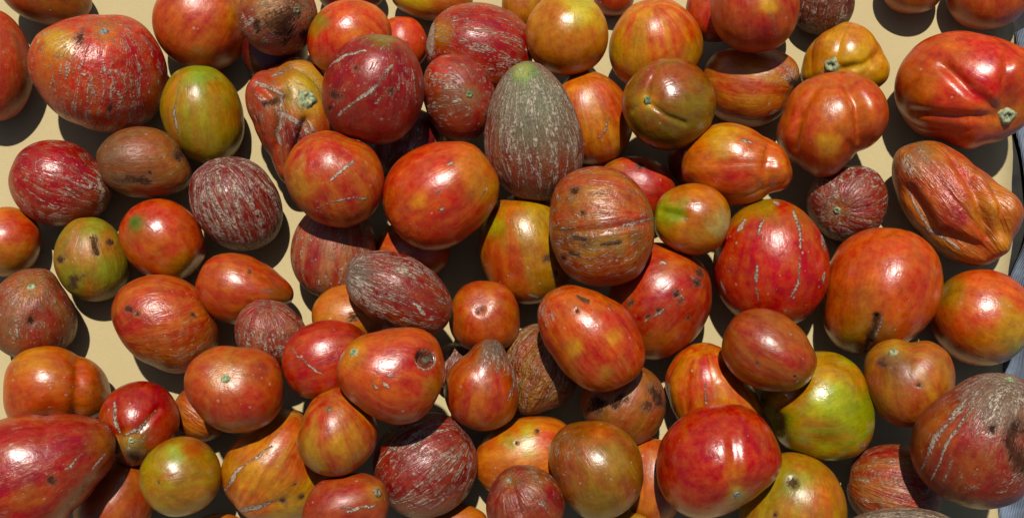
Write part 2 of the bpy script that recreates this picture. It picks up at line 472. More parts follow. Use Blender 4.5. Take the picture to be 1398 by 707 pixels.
# ---- upper right
T('large pink red ribbed tomato with a pale square stem end', 1.0, 1319, 122, 90, 92, -32, 42, 0xD2584A, 0xD06A4A, st=.3, ribs=(6, .09), rough=.24, fl=.03, dent=.12, lump=.02, sq=.86,
  marks=[sc_(1374, 158, 14, 'pale'), pt(1350, 90, 50, 0xD05462, .9), pt(1262, 118, 30, 0xC88050, .8), pt(1290, 65, 40, 0xCC6038, .7), pt(1290, 175, 40, 0xBC4032, .7), cr(8, 8, (1295, 85), (1330, 125), (1365, 152)), cr(7, 7, (1250, 150), (1310, 158), (1360, 160)), cr(7, 7, (1378, 70), (1372, 110), (1374, 148)), pt(1385, 185, 26, 0xC0623A, .7)])
T('orange tomato standing on bare paper near the yellow orange ribbed one', 0, 1247, -26, 45, 46, 90, 10, 0xC06030, 0xC87A3C, st=.5)
T('orange red tomato close behind the large pink red ribbed one', .1, 1350, -14, 54, 60, 100, 10, 0xC45432, 0xC2683C, st=.4, fl=.03)
T('shrivelled orange tomato with deep folds and a pointed lobe', 1.2, 1309, 277, 98, 72, -52, 4, 0xC4602E, 0xC08A54, st=.5, net=.05, wr=.3, rough=.28, lump=.03, ribs=(5, .26), tp=.10, sq=.9, fl=.05,
  marks=[gb(1372, 338, 20, 16), gb(1392, 285, 30, 13), gb(1242, 225, 26, 9), pt(1305, 295, 26, 0xA82A2C), pt(1300, 245, 38, 0xC4432C, .8), pt(1255, 215, 26, 0xA08068, .8), nt(1255, 222, 32, .75), ln(5, (1240, 262), (1268, 312), (1310, 338)), cr(10, 12, (1245, 260), (1280, 320), (1345, 345)), cr(9, 12, (1300, 200), (1335, 260), (1352, 325)), cr(8, 9, (1352, 228), (1372, 280), (1368, 320)), pt(1372, 265, 28, 0xCE7E34), pt(1370, 335, 20, 0xCE8A50)])
T('maroon netted tomato with pale veins spreading from its scar', .2, 1155, 276, 52, 56, -135, 66, 0x8E2C2C, 0x9E4038, st=.5, net=.7, fl=.3, wr=.2, rough=.34, ns=.8,
  marks=[sc_(1143, 287, 6, 'pale'), nt(1143, 287, 18, .7), pt(1143, 287, 20, 0xA86A44, .7)])
T('large smooth orange red tomato with a dark open crack', .35, 1207, 397, 87, 81, -105, 20, 0xCC6448, 0xCC6C4A, st=.12, fl=.12, rough=.18, lump=.016, tp=.03,
  marks=[dk(4, (1197, 430), (1194, 446), (1186, 458), (1183, 480)), dk(6, (1187, 464)), cr(5, 7, (1197, 432), (1193, 448), (1186, 460), (1183, 480)), pt(1175, 420, 36, 0xB0704A, .75), pt(1162, 470, 26, 0xA08A48, .8), pt(1198, 455, 22, 0x7E7048, .7), pt(1240, 385, 30, 0xB83A36, .7), ln(5, (1203, 432), (1200, 448), (1192, 462))])
T('orange red tomato with a green shoulder and pale green cheek', .25, 1341, 433, 70, 67, 150, 25, 0xCE4E2A, 0xD06E38, st=.4, rough=.20, fl=.05, lump=.012,
  marks=[pt(1297, 398, 26, 0xA8802C), pt(1380, 465, 40, 0xB9A060, .85), pt(1388, 440, 22, 0xC49A60, .7), pt(1392, 478, 18, 0x9AA060, .6)])
T('large red tomato with dashed corky stripes and yellow green top', 1.2, 1053, 360, 88, 80, 92, 28, 0xC03430, 0xC44436, st=.12, fl=.42, rough=.22, lump=.012, tp=.06,
  marks=[pt(1045, 278, 22, 0xA8882C), pt(1008, 290, 24, 0xB08430, .8), pt(1095, 292, 22, 0xB8702C, .8), ln(6, (1084, 288), (1092, 318), (1093, 338)), ln(4, (1092, 350), (1090, 385), (1080, 405)), ln(6, (1042, 300), (1036, 320)), ln(5, (1018, 300), (1008, 315)), ln(5, (1034, 362), (1032, 385)), ln(4, (1032, 390), (1034, 412)), ln(5, (1122, 320), (1126, 345)), ln(4, (1126, 372), (1125, 388)), ln(4, (984, 385), (990, 402)), ln(6, (1058, 277), (1064, 280)), ln(3, (1110, 425), (1106, 435)), ln(3, (992, 430), (996, 436)), pt(1050, 345, 36, 0xC84040, .6)])
T('lumpy orange tomato with a red cheek and a side lobe', 1.0, 1005, 224, 77, 56, 0, 8, 0xCC5A22, 0xD07A2A, st=.5, rough=.22, fl=.12, lump=.028, ribs=(5, .07), tp=.12,
  marks=[pt(1005, 230, 32, 0xBC3030), pt(985, 190, 30, 0xCCA040, .85), cr(8, 8, (1055, 195), (1048, 230), (1058, 262)), gb(1068, 232, 18, 5), pt(950, 215, 20, 0xCC6A24), ln(2, (1015, 190), (1030, 196))])
T('dark red tomato in the shade behind the lumpy orange one', 0, 946, 218, 34, 34, 90, 0, 0xA82C26, 0xB03A2A, st=.3)
T('small orange egg tomato with one green end and pale cheek', 3.2, 945, 299, 52, 49, 172, 6, 0xC07234, 0xC06A32, st=.5, rough=.20, fl=.05, lump=.01, tp=.08,
  marks=[pt(905, 292, 24, 0x9E9C2E), pt(985, 305, 28, 0xB4A878, .9), pt(958, 275, 26, 0xC8794C, .8), cr(6, 4, (905, 288), (935, 296)), pt(925, 293, 15, 0x8A9A2C), ln(5, (938, 300), (939, 300)), ln(3, (944, 272), (948, 276))])
T('red tomato with a small pit behind the brown mottled one', 1.0, 868, 258, 54, 45, 165, 15, 0xB8302C, 0xC0443A, st=.4, fl=.2, rough=.3, marks=[dk(6, (874, 227)), ln(3, (866, 225), (882, 229)), ln(3, (850, 256), (880, 268)), pt(835, 222, 18, 0xB87850)])
T('brown mottled orange tomato with russet bands atop the heap', 3.3, 822, 309, 72, 82, 5, 8, 0xB4502A, 0xB07A3E, st=.7, net=.22, fl=.35, rough=.27, wr=.15, tp=.08, tip=.04,
  marks=[pt(775, 322, 14, 0x6A4A38, .8), pt(805, 330, 15, 0x624434, .85), pt(838, 333, 14, 0x6A4A38, .8), pt(866, 325, 11, 0x74503A, .7), dk(3, (782, 324), (800, 327)), dk(3, (822, 333), (846, 331)), dk(3, (778, 345), (790, 349)), dk(7, (785, 260)), ln(4, (850, 308), (890, 298)), pt(830, 350, 30, 0xA88A4A, .8), pt(845, 270, 32, 0xC05A24, .7), pt(830, 365, 26, 0xA83430, .8), nt(790, 340, 42, .5), dk(5, (795, 292)), dk(6, (770, 352)), cr(5, 3, (765, 318), (820, 314), (890, 302))])
T('red orange tomato with dark pitted scabs', 1.1, 899, 411, 74, 75, 40, 15, 0xB03E36, 0xB85A38, st=.4, fl=.25, rough=.24,
  marks=[dk(6, (952, 385)), dk(6, (955, 372)), dk(6, (922, 402)), dk(5, (930, 412)), dk(6, (900, 425)), dk(6, (885, 435)), dk(4, (940, 435)), ln(4, (920, 396), (934, 408)), ln(5, (944, 378), (958, 392)), ln(3, (882, 440), (915, 418)), dk(4, (862, 412)), ln(6, (903, 357), (909, 360)), pt(880, 395, 30, 0xB83A40, .7), pt(890, 470, 30, 0xB0632E, .8), pt(920, 350, 30, 0xC2622C, .7)])
T('green flecked orange tomato behind the brown mottled one', 1.0, 718, 340, 76, 64, 105, 18, 0xC0622E, 0xB08A44, st=.55, fl=.3, rough=.22,
  marks=[pt(732, 300, 40, 0xB89A5E, .85), pt(676, 310, 16, 0xA89A38), pt(685, 365, 38, 0xC4552A, .8), pt(745, 365, 34, 0xA8783C, .8), dk(5, (746, 352)), ln(4, (722, 402), (735, 406)), dk(4, (760, 372))])
T('large smooth orange oval tomato with small corky nicks', 2.3, 598, 269, 84, 68, 38, 8, 0xC9461C, 0xCA5C20, st=.35, fl=.10, rough=.22, lump=.012, tp=.03,
  marks=[pt(650, 225, 36, 0xC87C22, .85), pt(665, 260, 24, 0xB88A34, .7), pt(580, 270, 38, 0xC84A38, .7), pt(572, 275, 14, 0xD8A050, .5), ln(5, (612, 224), (618, 222)), ln(6, (594, 264), (599, 260)), ln(6, (600, 287), (606, 285)), ln(4, (656, 269), (662, 260)), ln(2, (626, 312), (630, 308))])
T('orange red tomato with a grey scar line under the maroon one', 2.0, 457, 245, 62, 70, 115, 25, 0xC03C2A, 0xC47A48, st=.55, fl=.25, rough=.26, net=.08,
  marks=[ln(5, (482, 220), (462, 238), (450, 248)), pt(408, 255, 28, 0xBE8A48, .8), pt(445, 205, 30, 0xC8542E, .7), ln(2, (430, 285), (470, 272), (520, 270)), ln(2, (415, 285), (450, 292))])
T('rosy mottled tomato half in shade above bare paper', .2, 456, 342, 66, 59, 85, 15, 0xA8423A, 0xB08068, st=.75, net=.35, fl=.4, rough=.42, wr=.1)
T('grey netted egg shaped tomato lying on its side', 2.4, 544, 400, 78, 54, 158, 6, 0x963A30, 0xA04E3A, st=.5, net=.62, fl=.3, rough=.26, tp=.15, wr=.1, lump=.012,
  marks=[pt(490, 375, 26, 0x77756C, .8), nt(492, 378, 38, 1.3), nt(575, 405, 34, .3), nt(540, 365, 34, .8), ln(6, (556, 408), (572, 420), (580, 428)), ln(5, (480, 415), (510, 440), (550, 455))])
T('orange tomato in deep shade beneath the large oval one', 0, 564, 342, 50, 42, 0, 0, 0xC85A22, 0xB84028, st=.4)
T('orange tomato tucked under the netted egg shaped one', .25, 476, 432, 50, 44, 10, 10, 0xC0642C, 0xC88A3C, st=.4, marks=[dk(7, (482, 432)), pt(450, 415, 22, 0xCC7A34)])
# ---- middle
T('orange brown round tomato with a small dimpled tip', 1.2, 661, 431, 50, 50, 110, 60, 0xB8501E, 0xBE6A26, st=.4, fl=.06, rough=.26, marks=[dk(4, (655, 424)), gb(655, 424, 7, -2.5), gb(700, 418, 20, 3)])
T('tiny netted fruit wedged beside the worm holed tomato', 0, 620, 500, 32, 30, 80, 10, 0x8A3A34, 0x9A7060, st=.5, net=.9, wr=.4)
T('small pear shaped tomato with a grey corky neck', 3.1, 657, 525, 66, 51, 74, 12, 0xB4472A, 0xB8683A, st=.6, fl=.3, rough=.24, tp=.27, sq=1.0, dent=-.06, lump=.012,
  marks=[pt(676, 472, 28, 0x75685C, .95), nt(680, 480, 30, .8), ln(4, (698, 490), (702, 520), (694, 545)), pt(668, 500, 14, 0xA07058, .6)])
T('wrinkled brown shrivelled tomato beside the pear shaped one', 1.0, 741, 506, 64, 52, 68, 5, 0x9C5A34, 0xA88260, st=.7, net=.35, wr=1.0, rough=.36, lump=.03)
T('orange red oval tomato with yellow patches on the heap', 3.0, 806, 462, 79, 67, 128, 10, 0xC2421E, 0xCC7428, st=.55, fl=.12, rough=.20,
  marks=[pt(785, 475, 14, 0xD09A34), pt(768, 440, 32, 0xCE5C1C, .8), pt(840, 440, 30, 0xBC3030, .8), dk(3, (786, 424)), dk(3, (788, 405), (802, 411)), nt(740, 430, 18, .6), pt(836, 460, 12, 0xD8A04A, .7), ln(3, (830, 420), (834, 424)), pt(828, 508, 10, 0xC88434)])
T('brown orange tomato with sooty grey blotches in shade', 1.2, 852, 550, 56, 59, 60, 15, 0xAE5A30, 0x96683E, st=.6, fl=.3, rough=.38, wr=.08,
  marks=[dk(12, (892, 535), (900, 550)), dk(9, (884, 555)), dk(7, (845, 545), (838, 555)), dk(14, (815, 550)), pt(815, 560, 26, 0x7A5A40, .7), pt(890, 520, 24, 0x9A6A44, .8)])
T('flame streaked orange tomato with pleated shoulders', .3, 970, 530, 66, 64, 100, 25, 0xC8471E, 0xD08A48, st=.75, ribs=(7, .07), rough=.24, fl=.15, tp=.14, marks=[pt(945, 530, 26, 0xC23A30, .7), ln(1.5, (963, 520), (964, 560)), gb(920, 540, 20, 4)])
T('brownish pink tomato with a pinched tip over the green yellow one', 3.2, 1049, 477, 67, 54, -32, 5, 0xA84C34, 0xA86A44, st=.6, fl=.15, rough=.25, tp=.12, tip=.03,
  marks=[pt(1098, 515, 18, 0xA07050, .7), ln(2, (1088, 522), (1100, 512)), dk(4, (1035, 495)), dk(3, (1085, 515)), pt(1085, 490, 18, 0xB44038, .7)])
T('green and yellow tomato with orange flames and dents', 1.3, 1119, 552, 77, 78, 200, 22, 0x98A238, 0xBC6A2A, st=.7, rough=.18, fl=.05, dent=.14, lump=.025, ribs=(4, .05),
  marks=[pt(1085, 540, 30, 0xB8742E, .8), pt(1125, 490, 28, 0xC08A34, .8), pt(1165, 560, 34, 0x8C9C2E, .9), pt(1130, 545, 26, 0xB4BA58, .85), gb(1135, 610, 26, -9), cr(7, 6, (1055, 560), (1080, 545), (1100, 520)), gb(1100, 500, 18, 3), cr(6, 5, (1120, 480), (1165, 500), (1190, 545)), ln(3, (1175, 612), (1182, 606)), pt(1180, 520, 18, 0xB8702C, .7)])
T('russet orange tomato with a green eyed scar on pale paper', .5, 1242, 523, 63, 61, 112, 36, 0xB4642E, 0xB8843E, st=.6, fl=.15, rough=.34, net=.05,
  marks=[pt(1219, 481, 15, 0xC89A5A), sc_(1219, 481, 8, 'pale'), dk(10, (1205, 498)), pt(1222, 500, 30, 0x7A5A48, .85), pt(1285, 510, 30, 0xB8702E, .7), pt(1235, 570, 26, 0xB85030, .7), dk(4, (1255, 525)), gb(1280, 480, 20, 4)])
T('large dark red tomato with grey corky crown and black bruise', .9, 1331, 605, 97, 86, 62, 18, 0x98302C, 0xA8542E, st=.55, net=.12, fl=.3, rough=.26, tp=.14, wr=.06, lump=.018,
  marks=[sc_(1378, 518, 8, 'pale'), pt(1365, 545, 50, 0x857868, .9), nt(1370, 545, 54, 1.4), nt(1330, 540, 30, .9), dk(15, (1385, 585), (1378, 605), (1392, 635)), dk(7, (1355, 585)), pt(1290, 580, 32, 0xB8642A, .8), pt(1320, 590, 26, 0xA83438, .7), ln(9, (1318, 545), (1278, 595), (1258, 640)), ln(6, (1334, 548), (1295, 600), (1272, 655)), ln(4, (1300, 625), (1290, 655)), pt(1330, 640, 32, 0xA85830, .5), nt(1385, 650, 26, .6)])
# ---- lower edge
T('red and russet streaked tomato beneath the dark corky crowned one', .2, 1222, 668, 66, 62, 172, 5, 0xA84028, 0xAC7858, st=.85, net=.3, wr=.25, rough=.36, fl=.1)
T('grey netted tomato lying against the red and russet streaked one', 1.4, 1226, 742, 88, 52, 12, 5, 0x7A6A54, 0x8A4A38, st=.5, net=1.0, rough=.42)
T('green and orange tomato with a dark sunken spot', 1.1, 1086, 691, 76, 74, 75, 25, 0xB8783A, 0xA89048, st=.65, fl=.05, rough=.26,
  marks=[pt(1078, 662, 22, 0x8A9A5A, .9), dk(7, (1082, 658)), gb(1082, 658, 8, -3), pt(1105, 660, 16, 0x98A050, .7), pt(1045, 650, 26, 0xB08A34, .7), pt(1130, 680, 32, 0xC0703A, .8), dk(5, (1058, 703)), pt(1060, 690, 26, 0xA8883E, .7)])
T('large glossy red tomato with pale pinpricks and grey blossom end', 2.4, 982, 632, 82, 87, -65, 24, 0xB82E2A, 0xBC3A30, st=.15, fl=.10, rough=.16, lump=.02, tp=.04, ribs=(4, .035),
  marks=[pt(1000, 645, 18, 0xC8702A, .7), pt(1006, 674, 16, 0x77684A, .85), sc_(1006, 674, 6, 'grey'), cr(8, 4, (1000, 560), (1000, 600), (1005, 660)), ln(2, (981, 618), (980, 632)), gb(925, 610, 30, 3), pt(960, 680, 36, 0xA83822, .5)])
T('orange tomato showing between the olive brown and glossy red ones', .1, 889, 657, 60, 46, 90, 10, 0xC05A2C, 0xC4783E, st=.4)
T('olive brown round tomato with a russet crown', 2.2, 813, 643, 67, 66, 120, 25, 0xA0562E, 0x94764A, st=.6, fl=.4, rough=.22, lump=.01,
  marks=[pt(835, 625, 36, 0xA08252, .8), pt(810, 690, 34, 0x8A7A3C, .6), pt(818, 585, 26, 0xB8602A, .8), nt(775, 615, 32, .3), pt(768, 630, 24, 0xA84A34, .7)])
T('orange tomato with a bright yellow green streak', 1.1, 714, 621, 67, 54, 10, 8, 0xC8661E, 0xCE842A, st=.5, fl=.2, rough=.26, tp=-.08,
  marks=[pt(722, 595, 15, 0xB8B034), pt(700, 605, 14, 0xB09A34), pt(745, 605, 22, 0xC84A20), dk(4, (705, 606)), dk(4, (735, 588)), pt(690, 640, 20, 0xC06A2A), pt(720, 615, 14, 0xB8A038, .8)])
T('small maroon tomato with a puckered scar against the olive brown one', 2.5, 716, 688, 54, 54, 125, 40, 0x96322C, 0xA04A34, st=.6, net=.15, wr=.22, rough=.34, marks=[sc_(695, 656, 5, 'grey'), nt(735, 655, 26, .6), pt(730, 655, 20, 0xA8783A, .6), cr(5, 4, (695, 655), (705, 680), (710, 700))])
T('dark red tomato covered in pale wavy netting', .3, 581, 635, 72, 70, 34, 10, 0x942420, 0x9E3228, st=.4, net=.7, fl=.3, wr=.15, rough=.26, ns=.75)
T('orange tomato low beside the dark red one covered in wavy netting', .2, 620, 716, 46, 30, 0, 0, 0xB8642A, 0xC07A34, st=.4)
T('red tomato with a deep round worm hole', 3.4, 533, 514, 79, 60, 160, 8, 0xBC3A24, 0xC4642C, st=.5, fl=.16, rough=.20, tp=.20, lump=.012, dent=.02,
  marks=[ho(581, 491, 12), sc_(483, 481, 8, 'pale'), pt(483, 481, 22, 0xCB8A38, .9), pt(560, 480, 30, 0xBC3A34, .7), pt(590, 530, 18, 0xB0782C, .7), ln(4, (508, 525), (518, 532)), ln(4, (528, 512), (538, 516)), ln(3, (514, 508), (518, 512)), ln(3, (524, 522), (532, 528)), pt(520, 500, 36, 0xC64A24, .6)])
T('small orange tomato with yellow flames and a stub of stem', 2.5, 460, 591, 62, 57, 110, 30, 0xB84A28, 0xC08A3A, st=.7, fl=.1, rough=.26, marks=[sc_(449, 559, 5, 'brown'), pt(448, 560, 30, 0xB83A30, .8), pt(425, 615, 28, 0xA87C42, .8), pt(455, 610, 18, 0xC49034, .7), gb(420, 620, 24, 4)])
T('plain red tomato with one thin curved scar', 2.2, 446, 490, 62, 53, 20, 10, 0xB83430, 0xBC4A3A, st=.3, fl=.08, rough=.22, marks=[ln(2.2, (394, 470), (405, 485), (425, 500), (440, 510)), pt(490, 460, 16, 0x9A3A30)])
T('rosy orange tomato with a green scar in a golden ring', 2.3, 320, 531, 68, 59, 130, 64, 0xB84A30, 0xBC6A3A, st=.45, fl=.25, rough=.26, lump=.014,
  marks=[sc_(308, 516, 8, 'pale'), pt(318, 510, 44, 0xBE7C3E, .7), pt(358, 505, 16, 0x9A2E30, .8), pt(350, 540, 30, 0xB8383A, .7), pt(300, 560, 30, 0xB0403A, .6)])
T('rough orange tomato mostly hidden below the ringed scar one', .2, 276, 563, 40, 39, 150, 10, 0xB85A36, 0xB87848, st=.5, wr=.2, fl=.3)
T('large orange tomato split by pale lengthwise cracks', 1.3, 369, 633, 82, 68, 55, 10, 0xBE5A28, 0xC49050, st=.7, fl=.15, rough=.24, tp=.06,
  marks=[ln(6, (330, 636), (318, 652), (308, 668)), ln(3, (372, 608), (348, 624), (332, 636)), ln(7, (325, 698), (355, 692), (378, 682)), pt(318, 640, 22, 0xC08A2C, .8), pt(400, 685, 34, 0xB8903A, .8), dk(3, (385, 681)), dk(3, (402, 660)), dk(3, (412, 676)), pt(390, 590, 30, 0xC0602A, .6), cr(5, 4, (320, 700), (360, 690), (390, 682))])
T('dull rosy tomato with a scar and grey streaks against the cracked orange one', 1.5, 470, 690, 64, 46, 12, 15, 0xA8402F, 0xA8584A, st=.6, fl=.2, rough=.34, marks=[sc_(515, 672, 8, 'brown'), ln(4, (470, 700), (490, 692), (515, 690)), ln(3, (465, 692), (480, 694))])
T('green and orange globe with a fine star shaped blossom scar', 2.2, 246, 650, 57, 54, 190, 48, 0xB0783A, 0x9C8A44, st=.7, fl=.05, rough=.22, lump=.01,
  marks=[dk(3.5, (218, 658)), pt(240, 620, 18, 0x9AA85A, .9), pt(265, 610, 18, 0xB8582C, .8), pt(260, 680, 32, 0xB07038, .7), pt(210, 625, 20, 0xA8903E, .7)])
T('dull orange red tomato under the long red one', .3, 158, 684, 64, 52, 60, 10, 0xB0502F, 0xB0684A, st=.4, rough=.30)
T('long glossy red tomato with russet streaks tapering to a point', 2.4, 54, 646, 108, 72, 20, 4, 0xA4242E, 0xB04A34, st=.45, net=.08, fl=.15, rough=.20, tp=.22, tip=.04,
  marks=[pt(40, 590, 40, 0xC0452C, .7), pt(40, 675, 28, 0xA8643C, .7), dk(8, (70, 655)), pt(140, 600, 24, 0xA87040, .6), ln(3, (92, 640), (112, 620)), ln(3, (128, 640), (145, 618)), pt(55, 625, 40, 0xA02A3A, .7)])
T('crimson tomato with two open cracks around a corky end', 1.0, 189, 578, 57, 55, -102, 30, 0xAE241E, 0xB83A24, st=.3, fl=.05, rough=.18, tp=.05,
  marks=[pt(183, 612, 24, 0x9A8A5E, .95), ln(6, (157, 550), (156, 572), (164, 592)), ln(6, (168, 594), (190, 585), (212, 562)), cr(5, 4, (157, 550), (156, 572), (164, 592)), cr(5, 4, (190, 586), (215, 560)), sc_(179, 601, 5, 'pale'), dk(12, (182, 625)), pt(145, 570, 18, 0xB8562A, .7), nt(183, 612, 22, .6)])
T('orange tomato of two lobes resting on bare paper', 1.0, 76, 526, 74, 53, 0, 14, 0xC05A36, 0xC4743E, st=.2, fl=.25, rough=.20, sq=.86, lump=.012, tp=.03,
  marks=[cr(10, 7, (108, 475), (106, 520), (104, 572)), gb(55, 520, 42, 4), pt(60, 560, 40, 0xB83A30, .75), pt(40, 490, 28, 0xC8842E, .8), pt(130, 530, 26, 0xB0602C, .7), dk(7, (101, 566)), pt(70, 510, 24, 0xC88040, .6)])
# ---- left
T('brownish pink tomato with pale fibres fanning from its scar', .2, 44, 429, 61, 62, 95, 42, 0x9C4634, 0xA07058, st=.7, net=.30, fl=.15, wr=.16, rough=.36, tp=.12,
  marks=[sc_(43, 392, 7, 'pale'), pt(43, 392, 22, 0xB87848, .8), dk(8, (42, 438)), gb(42, 440, 10, -4), pt(45, 470, 24, 0xB04830, .8), pt(20, 430, 26, 0x9A705C, .6)])
T('orange and red banded tomato next to the brownish pink fibrous one', .1, 8, 330, 48, 48, 175, 10, 0xC84624, 0xC07A34, st=.6, rough=.26, marks=[pt(15, 365, 26, 0xB08038, .8)])
T('greenish orange mottled tomato with dark specks', .6, 124, 353, 59, 53, 95, 20, 0xB47C38, 0x8E8A3C, st=.65, fl=.15, rough=.36, wr=.08, tp=.10,
  marks=[dk(5, (128, 325), (132, 345)), dk(6, (82, 355)), dk(7, (100, 382)), dk(5, (150, 330)), pt(130, 310, 16, 0x9AA050, .8), pt(112, 345, 24, 0xBE7434, .7), pt(152, 370, 28, 0x8E963A, .8), pt(95, 385, 24, 0x8C8C34, .8), pt(142, 340, 14, 0xB87A4A, .6)])
T('crimson tomato with pale wrinkles gathered at one end', .5, 83, 250, 73, 58, -22, 6, 0xA62A32, 0xAE4436, st=.45, net=.2, fl=.15, wr=.14, rough=.22, ns=.75, tp=.10,
  marks=[nt(125, 262, 38, .8), nt(85, 285, 32, .6), pt(140, 260, 20, 0x8A6048, .7), ln(5, (133, 240), (142, 262), (135, 278)), ln(4, (90, 255), (112, 272)), pt(60, 215, 24, 0xB03428, .7)])
T('dusky brown oval tomato beside the green striped one', .6, 195, 222, 66, 50, 8, 6, 0x9A5628, 0x86624A, st=.9, net=.10, fl=.2, rough=.38, wr=.08,
  marks=[pt(225, 220, 26, 0xA8682E, .8), dk(8, (175, 245), (200, 248)), dk(7, (245, 210)), pt(150, 210, 24, 0x80604C, .8), pt(200, 200, 22, 0xA85A30, .6), dk(4, (205, 236))])
T('orange red tomato with a green bruise on its shoulder', .9, 220, 327, 57, 57, -40, 20, 0xC44020, 0xC05A28, st=.45, fl=.04, rough=.18, lump=.014,
  marks=[pt(192, 318, 24, 0xA8742C, .6), pt(185, 303, 13, 0x4A8038, 1.), pt(248, 368, 24, 0xA8842E, .85), pt(215, 335, 22, 0xBC6A30, .6), pt(220, 290, 28, 0xC84420, .6)])
T('maroon tomato striped all over with white corky veins', 1.0, 323, 280, 66, 63, 112, 18, 0x8C2026, 0x96302E, st=.3, net=1.0, fl=.1, wr=.15, ns=.62, rough=.26, lump=.012)
T('orange red tomato tapering to a brown stem end', 1.1, 332, 393, 68, 48, -22, 4, 0xB8442A, 0xBC5E34, st=.45, fl=.10, rough=.22, tp=.16,
  marks=[pt(385, 410, 22, 0x8A5A38, .8), pt(310, 370, 28, 0xBE5A28, .7), dk(4, (340, 372)), ln(2, (340, 395), (375, 398)), pt(330, 430, 20, 0xBC6A2C, .6)])
T('peach red tomato with a wrinkled belly on bare paper', .7, 226, 443, 75, 67, 15, 8, 0xBC4A32, 0xC07048, st=.6, fl=.2, wr=.12, rough=.26, net=.06,
  marks=[dk(4, (262, 430)), dk(5, (175, 422)), dk(4, (186, 428)), pt(215, 400, 36, 0xC06238, .6), pt(220, 495, 30, 0xA8663A, .7), nt(245, 470, 32, .3), pt(180, 440, 28, 0xB0383A, .5)])
T('small pinkish netted tomato with a peaked top', 1.2, 369, 455, 48, 54, 100, 30, 0x9A4038, 0xA87868, st=.6, net=.6, wr=.25, rough=.36, tp=.14, marks=[pt(362, 418, 22, 0xB04A44, .6)])
# ---- hidden or cut off
T('red tomato just showing between the pale orange and the flamed one', .1, 838, -8, 30, 28, 90, 0, 0xB03A28, 0xC06030, st=.4)
T('yellow orange tomato sliver beside the pale orange round one', .1, 713, 6, 34, 28, 90, 0, 0xC06A28, 0xB89034, st=.5)
T('dark purple red tomato in shade beneath the maroon striped one', 0, 560, 200, 52, 50, 60, 10, 0x7A2A2C, 0x8A4040, st=.5, net=.4)
T('dark maroon tomato between the blackened and the glossy orange red one', 0, 478, -18, 40, 48, 90, 0, 0x8A3230, 0x9A4A40, st=.4)
T('orange tomato sliver low beside the large cracked orange one', .2, 300, 724, 36, 24, 0, 0, 0xB86432, 0xC07A44, st=.4)
T('yellowish tomato sliver below the olive brown round one', .2, 856, 724, 36, 26, 0, 0, 0xB09048, 0xB8783A, st=.5)
T('dark purple tomato in shade beneath the blackened one', 0, 376, 72, 44, 46, 60, 10, 0x6E2A2C, 0x7A3C3A, st=.4)
T('added unseen red tomato propping up the one with a yellow streak', 0, 1040, 26, 42, 44, 60, 10, 0xA83A2C, 0xB0482E, st=.4)  # unseen, added to lift the tomato above so its shadow reaches further
